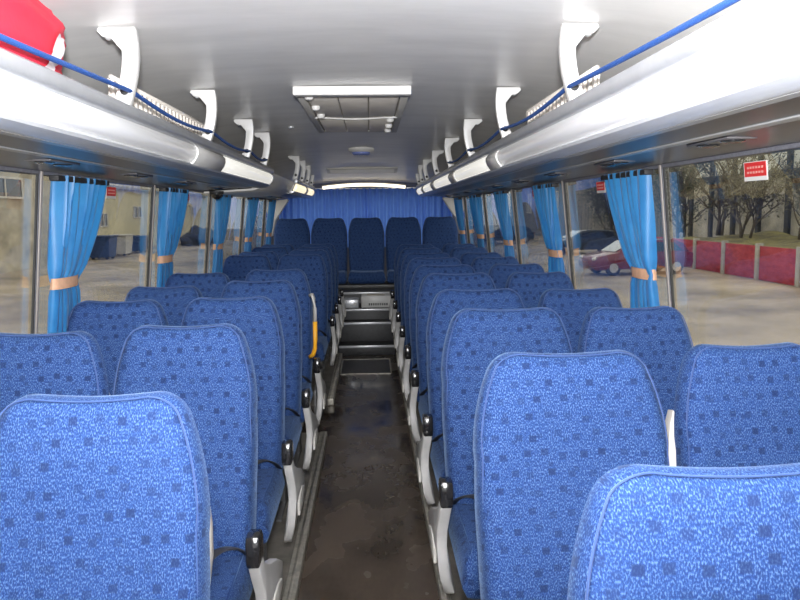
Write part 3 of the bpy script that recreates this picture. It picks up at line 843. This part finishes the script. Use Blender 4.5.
# ------------------------------------------------------------------ outdoors
GZ = -1.27
ASPH = mat('muddy_wet_yard', (.17, .135, .095), .6, col2=(.46, .385, .28), scale=.30, bump=.2)
bm = bmesh.new(); box(bm, -80, 80, -40, 130, GZ-.3, GZ); struct(link('ground', bm, ASPH, smooth=False))
PLA = mat('stained_plaster', (.27, .24, .18), .9, col2=(.58, .53, .41), scale=.5, stretch=(1, 1, 1.6))
PLB = mat('yellowish_plaster', (.62, .57, .39), .9, noise=.12, scale=.4)
PLW = mat('white_wash', (.60, .58, .53), .8, noise=.1, scale=2)
DGL = mat('dark_pane', (.03, .035, .05), .1)
CONC = mat('grey_concrete', (.34, .33, .29), .9, noise=.2, scale=1.2)
DKF = mat('dark_concrete_frame', (.06, .06, .055), .9, noise=.2, scale=2)
REDF = mat('red_painted_concrete', (.26, .012, .022), .8, col2=(.40, .05, .06), scale=1.6, stretch=(1, 1, 3))
GRS = mat('dry_grass', (.10, .085, .05), .95, col2=(.26, .23, .09), scale=1.2)
BLUB = mat('blue_bin_plastic', (.02, .05, .15), .5)
SID = brick_mat('grey_brick', (.36, .34, .31), (.28, .27, .26), (.15, .15, .15), 1.0, 8, .3)

def building(loc, size, m, label, wins=(), roof=None, side=1, extra=None):
    """facade faces the coach: on +x side for the left yard (side=1), -x on the right (side=-1)"""
    t = thing('building', label, 'building', loc)
    X, Y, Z = size
    bm = bmesh.new(); box(bm, -X if side > 0 else 0, 0 if side > 0 else X, 0, Y, 0, Z, 0, 0); link('wall', bm, m, t, smooth=False)
    a, b = (-X-.3, .35) if side > 0 else (-.35, X+.3)
    bm = bmesh.new(); box(bm, a, b, .0, Y, Z, Z+.25, 0, .04); link('roof', bm, roof or CONC, t)
    for (y, z, w, h) in wins:
        bm = bmesh.new(); d = .08*side
        x0, x1 = sorted((0, d))
        box(bm, x0, x1, y-w/2-.1, y+w/2+.1, z-.1, z); box(bm, x0, x1, y-w/2-.1, y+w/2+.1, z+h, z+h+.1)
        box(bm, x0, x1, y-w/2-.1, y-w/2, z, z+h); box(bm, x0, x1, y+w/2, y+w/2+.1, z, z+h); box(bm, x0, x1, y-.04, y+.04, z, z+h)
        f = link('window', bm, PLW, t, smooth=False)
        bm = bmesh.new(); x0, x1 = sorted((0, .03*side)); box(bm, x0, x1, y-w/2, y+w/2, z, z+h); link('pane', bm, DGL, f, smooth=False)
    return t
# left yard
building((-17.5, 12, GZ), (12, 35.8, 8), PLA, 'stained grey-beige plaster building seen through the nearest left window',
         [(24.7, 3.65, 3.4, .85), (17, 3.65, 3.4, .85), (9, 3.65, 3.4, .85)], CONC)
b2 = building((-18.3, 48.2, GZ), (10, 4.6, 7.5), PLB, 'narrow pale building bay with white gate between two plaster buildings', [(3.7, 1.95, 1.5, .8)], CONC)
bm = bmesh.new(); box(bm, 0, .10, .3, 2.4, 0, 2.3, 0, .02); link('gate', bm, PLW, b2)['label'] = 'white painted gate'
bm = bmesh.new(); box(bm, 0, .12, .3, 2.4, 2.5, 5.0, 0, .02); link('glazed_panel', bm, CONC, b2)
bm = bmesh.new(); box(bm, .0, .14, .1, 2.6, 2.32, 2.46, 0, .02); link('lintel', bm, mat('orange_rust', (.45, .17, .04), .8), b2)
building((-19.0, 53.6, GZ), (9, 34, 4.6), PLB, 'long low yellowish plaster building with small windows across the left yard',
         [(8.2, 2.5, 1.9, .8), (15, 2.5, 1.9, .8), (27.5, 2.5, 2.2, .9)], CONC)
building((-24, 90, GZ), (14, 30, 9), PLW, 'pale tall building at the far end of the left yard', [(4, 4, 2, 1.5), (10, 4, 2, 1.5), (17, 4, 2, 1.5)], CONC)
def bin_(x, y, m, lab, w=1.1, d=.9, h=1.1):
    t = thing('waste_bin', lab, 'bin', (x, y, GZ))
    bm = bmesh.new(); vs = box(bm, -d/2, d/2, -w/2, w/2, .12, h)
    for v in vs:
        if v.co.z < .5: v.co.x *= .82; v.co.y *= .82
    bmesh.ops.bevel(bm, geom=bm.edges[:], offset=.05, segments=2, affect='EDGES'); link('body', bm, m, t)
    bm = bmesh.new(); box(bm, -d/2-.05, d/2+.05, -w/2-.05, w/2+.05, h, h+.10, 0, .04); link('lid', bm, m, t)
    for sy in (-1, 1):
        for sx in (-1, 1):
            bm = bmesh.new(); lathe(bm, [(.09, -.04), (.10, 0), (.09, .04)], sx*d*.3, sy*w*.3, .10, 14, axis='y'); link('wheel', bm, BLK, t)
bin_(-16.4, 46.2, BLUB, 'blue waste bin in front of the white gate in the left yard', 1.6, 1.4, 1.35)
bin_(-16.6, 50.2, PLW, 'whitish waste bin in the left yard, nearer the yellowish building', 1.6, 1.2, 1.3)
bin_(-16.6, 53.8, BLUB, 'dark blue waste bin beside the whitish bin in the left yard', 1.7, 1.2, 1.1)

def tyre_heap():
    t = thing('heap', 'dark mound of rubble in the left yard behind the second curtain', 'heap', (-15.0, 66.0, GZ))
    bm = bmesh.new(); bmesh.ops.create_icosphere(bm, subdivisions=4, radius=1)
    for v in bm.verts:
        p = v.co.copy(); w = 1+.25*mn.noise(p*2.2)+.1*mn.noise(p*6)
        v.co = Vector((p.x*1.6*w, p.y*2.6*w, max(-.02, p.z*1.5*w)))
    link('mound', bm, mat('dark_rubble', (.045, .045, .045), .9, noise=.4, scale=3), t)
tyre_heap()

# cars
def car(x, y, rz, paint, label, L=4.2, W=1.7, H=1.45):
    t = thing('car', label, 'car', (x, y, GZ), (0, 0, rz))
    hl = L/2
    low = [(-hl, .35), (-hl-.02, .55), (-hl+.06, .78), (-hl+.95, .95), (hl-.35, .98), (hl-.02, .88), (hl+.02, .5), (hl-.04, .28), (-hl+.1, .24)]
    bm = bmesh.new(); prism(bm, low, 'y', -W/2, W/2, bev=.07)
    link('body', bm, paint, t)
    cab = [(-hl+.92, .93), (-hl+1.72, H-.05), (-hl+2.1, H), (hl-.85, H-.02), (hl-.35, H-.18), (hl-.14, .95)]
    bm = bmesh.new(); prism(bm, cab, 'y', -W/2+.10, W/2-.10, bev=.06)
    for v in bm.verts:
        if v.co.z > 1.1: v.co.y *= .88
    link('cabin_roof', bm, paint, t)
    for sy in (-1, 1):
        for pts in ([(-hl+1.25, .97), (-hl+1.80, H-.14), (-.05, H-.12), (-.05, .97)], [(.03, .97), (.03, H-.12), (hl-.80, H-.14), (hl-.48, .99)]):
            bm = bmesh.new(); y1 = sy*(W/2-.115); prism(bm, pts, 'y', y1-.04, y1+.025)
            for v in bm.verts:
                if v.co.z > 1.1: v.co.y *= .90
            link('side_window', bm, DGL, t, smooth=False)
    bm = bmesh.new(); prism(bm, [(-hl+.93, .955), (-hl+1.66, H-.08), (-hl+1.64, H-.06), (-hl+.91, .975)], 'y', -W/2+.22, W/2-.22); link('windscreen', bm, mat('painted_sky_windscreen', (.45, .5, .52), .1), t, smooth=False)  # pale colour stands in for the sky mirrored in the glass
    for sx in (-hl+.78, hl-.75):
        for sy in (-1, 1):
            bm = bmesh.new(); lathe(bm, [(.22, -.10), (.31, -.09), (.32, 0), (.31, .09), (.22, .10)], sx, sy*(W/2-.10), .32, 24, axis='y'); w = link('wheel', bm, BLK, t)
            bm = bmesh.new(); lathe(bm, [(.19, -.105), (.20, 0), (.19, .105)], sx, sy*(W/2-.10), .32, 20, axis='y'); link('hub', bm, GREYP, w)
    for sy in (-1, 1):
        bm = bmesh.new(); bmesh.ops.create_icosphere(bm, subdivisions=3, radius=1)
        for v in bm.verts: v.co = Vector((-hl+.14+v.co.x*.20, sy*(W/2-.22)+v.co.y*.2, .70+v.co.z*.10))
        link('headlight', bm, WHITE, t)
    for sy in (-1, 1):
        bm = bmesh.new(); box(bm, hl-.1, hl+.03, sy*(W/2-.2)-.12, sy*(W/2-.2)+.12, .66, .86, 0, .02); link('tail_light', bm, REDS, t)
CARR = mat('dark_red_car_paint', (.16, .012, .022), .22, coat=.6)
CARD = mat('dark_grey_car_paint', (.05, .055, .06), .22, coat=.6)
car(11.1, 30.5, R(8), CARR, 'dark red hatchback parked broadside in the right yard', 4.3)
car(13.2, 45, R(8), CARD, 'dark grey car parked beyond the red hatchback', 4.4)
car(11.0, 60, R(12), CARD, 'dark car parked farthest away in the right yard', 4.4)

# red fence with pale posts
t = thing('fence', 'long weathered red concrete fence with pale posts across the right yard', 'fence', (14.5, 16.3, GZ))
for i in range(9):
    y = 2.68*i
    p = link('post', B(-.10, .12, y-.11, y+.11, 0, 1.36, bev=.02), CONC, t); p['label'] = 'pale concrete post'
    if i < 8: link('panel', B(-.03, .05, y+.11, y+2.57, .02, 1.27, bev=.015), REDF, t)
# grassy bank behind the fence
bm = bmesh.new(); nx, ny = 14, 50; rows = []
for j in range(ny+1):
    row = []
    for i in range(nx+1):
        x = 14.65+6*i/nx; y = 12+26*j/ny
        row.append(bm.verts.new((x, y, GZ+.95+.40*(i/nx)**.6+.25*mn.noise(Vector((x*.7, y*.5, 0))) if i else GZ-.1)))
    rows.append(row)
for A, D in zip(rows, rows[1:]):
    for i in range(nx): bm.faces.new((A[i], A[i+1], D[i+1], D[i]))
o = link('grass_bank', bm, GRS); tag(o, 'yellow-green grassy bank behind the red fence', 'grass', kind='stuff')

# concrete framed workshop
t = thing('workshop', 'large dark-framed concrete workshop with pale panels behind the red fence', 'building', (20.8, 14, GZ))
bm = bmesh.new(); box(bm, .3, 12, 0, 34, 0, 12); link('wall', bm, CONC, t, smooth=False)
for i in range(13):
    bm = bmesh.new(); y = i*2.8; box(bm, 0, .35, y-.17, y+.17, 0, 12, 0, .03); link('column', bm, DKF, t)
for z in (4.4, 6.7, 9.5):
    bm = bmesh.new(); box(bm, -.02, .36, -.3, 34.3, z-.16, z+.16, 0, .03); link('beam', bm, DKF, t)
PALE = mat('pale_cladding', (.62, .63, .56), .8, noise=.15, scale=.7)
PALD = mat('dim_cladding', (.36, .34, .28), .85, noise=.3, scale=.9)
for i in range(12):
    for z0, z1, m in ((.2, 4.2, PALD if i > 6 else PALE), (4.6, 6.5, PALE), (6.9, 9.3, PALE)):
        bm = bmesh.new(); y = i*2.8; box(bm, .16, .34, y+.2, y+2.6, z0, z1); link('cladding_panel', bm, m, t, smooth=False)
# bare shrubs and trees in front
BARK = mat('bare_bark', (.12, .10, .075), .9)
LEAF = mat('brown_green_leaves', (.15, .135, .08), .9, noise=.4, scale=2)
LEAF2 = mat('dark_green_leaves', (.075, .085, .05), .9, noise=.3, scale=2)
def tree(x, y, z, h, w, label, m, nl, seed, lean=0):
    rr = random.Random(seed); t = thing('bare_tree', label, 'tree', (x, y, z), group='trees and shrubs in the right yard')
    bm = bmesh.new(); tips = []
    def br(p, d, L, r, lv):
        pts = [p]; q = p.copy(); dd = d.copy()
        for k in range(4):
            dd = (dd+Vector((rr.uniform(-.22, .22), rr.uniform(-.22, .22), rr.uniform(-.05, .14)))).normalized(); q = q+dd*L/4; pts.append(q.copy())
        tube(bm, pts, r, 5 if lv else 7, taper=[1, .9, .8, .7, .6])
        tips.extend(pts[2:])
        if lv < 3:
            for k in range(5 if lv < 2 else 3):
                a = rr.uniform(0, 2*PI); e = Vector((math.cos(a)*w, math.sin(a)*w, rr.uniform(.3, 1.1))).normalized()
                br(pts[rr.randint(1, 4)], (dd*.5+e).normalized(), L*rr.uniform(.5, .75), r*.55, lv+1)
    for k in range(3): br(Vector((rr.uniform(-.2, .2), rr.uniform(-.2, .2), -.1)), Vector((rr.uniform(-.35, .35), rr.uniform(-.35, .35), 1)).normalized(), h*.45, h*.013, 0)
    link('branches', bm, BARK, t)
    bm = bmesh.new()
    for k in range(nl):
        c = rr.choice(tips)+Vector((rr.gauss(0, .3), rr.gauss(0, .3), rr.gauss(0, .25)))
        a = Vector((rr.gauss(0, 1), rr.gauss(0, 1), rr.gauss(0, 1))).normalized(); b = a.orthogonal().normalized(); s_ = rr.uniform(.05, .11)
        vs = [bm.verts.new(c+a*s_), bm.verts.new(c+b*s_*.5), bm.verts.new(c-a*s_), bm.verts.new(c-b*s_*.5)]; bm.faces.new(vs)
    link('foliage', bm, m, t, smooth=False)
tree(17.3, 33.5, GZ+1.4, 5.2, 1.1, 'dense bare shrub behind the red fence, left of the nearest right red sticker', LEAF, 1600, 1)
tree(17.6, 36.8, GZ+1.4, 6.2, 1.1, 'tall bare tree just left of the dense shrub behind the red fence', LEAF, 400, 2)
tree(18.0, 30.2, GZ+1.4, 4.2, .9, 'smaller bare tree right of the dense shrub in front of the workshop', LEAF, 700, 3)
tree(17.6, 41.5, GZ+.6, 7, 1.2, 'dark bushy tree beyond the end of the red fence', LEAF2, 2800, 4)
tree(17.2, 52, GZ, 7.5, 1.2, 'dark bushy tree beyond the far end of the workshop', LEAF2, 9000, 5)
tree(18.4, 25.6, GZ+1.3, 6.4, .7, 'thin bare tree in front of the near workshop bays', LEAF, 250, 6)
# far right: brick house and low dark building
building((17.5, 66, GZ), (10, 26, 7.2), SID, 'dark brick house with white framed windows at the far right of the yard',
         [(3.5, 2.4, 2.2, 1.9), (9, 2.4, 2.2, 1.9), (15, 2.4, 2.2, 1.9)], CONC, side=-1)
building((26, 50, GZ), (10, 14, 9), PALD, 'dim grey building between the workshop and the brick house', [(4, 3, 2, 1.6), (10, 3, 2, 1.6)], CONC, side=-1)

# ------------------------------------------------------------------ light
w = bpy.data.worlds.new('overcast'); sc.world = w; w.use_nodes = True
nt = w.node_tree; bg = nt.nodes['Background']
tc = nt.nodes.new('ShaderNodeTexCoord'); n_ = nt.nodes.new('ShaderNodeTexNoise'); n_.inputs['Scale'].default_value = 2.2; n_.inputs['Detail'].default_value = 5
nt.links.new(tc.outputs['Generated'], n_.inputs['Vector'])
c = mixc(nt, n_.outputs['Fac'], (.72, .78, .86), (.95, .96, .97)); nt.links.new(c, bg.inputs['Color']); bg.inputs['Strength'].default_value = 2.4

ld = bpy.data.lights.new('camera_flash', 'AREA'); ld.shape = 'DISK'; ld.size = .10; ld.energy = 220; ld.color = (.97, .98, 1)
lo = bpy.data.objects.new('camera_flash', ld); C.objects.link(lo); lo.location = (.05, -.02, 1.60); lo.rotation_euler = (R(138), 0, 0)

# ------------------------------------------------------------------ camera
cd = bpy.data.cameras.new('camera'); cam = bpy.data.objects.new('camera', cd); C.objects.link(cam)
cd.sensor_width = 36; cd.lens = 740/800*36; cd.clip_start = .05; cd.clip_end = 400
cam.location = (.05, 0, 1.45)
yaw = math.atan2(29, 745); pit = math.atan2(89, 740)
cam.rotation_euler = (Matrix.Rotation(-yaw, 3, 'Z') @ Matrix.Rotation(PI/2-pit, 3, 'X') @ Matrix.Rotation(R(-.7), 3, 'Z')).to_euler()
sc.camera = cam
sc.view_settings.view_transform = 'Standard'; sc.view_settings.look = 'None'
sc.view_settings.exposure = 0; sc.view_settings.gamma = 1; sc.view_settings.use_curve_mapping = False
sc.cycles.max_bounces = 8; sc.cycles.transparent_max_bounces = 16; sc.cycles.sample_clamp_indirect = 6
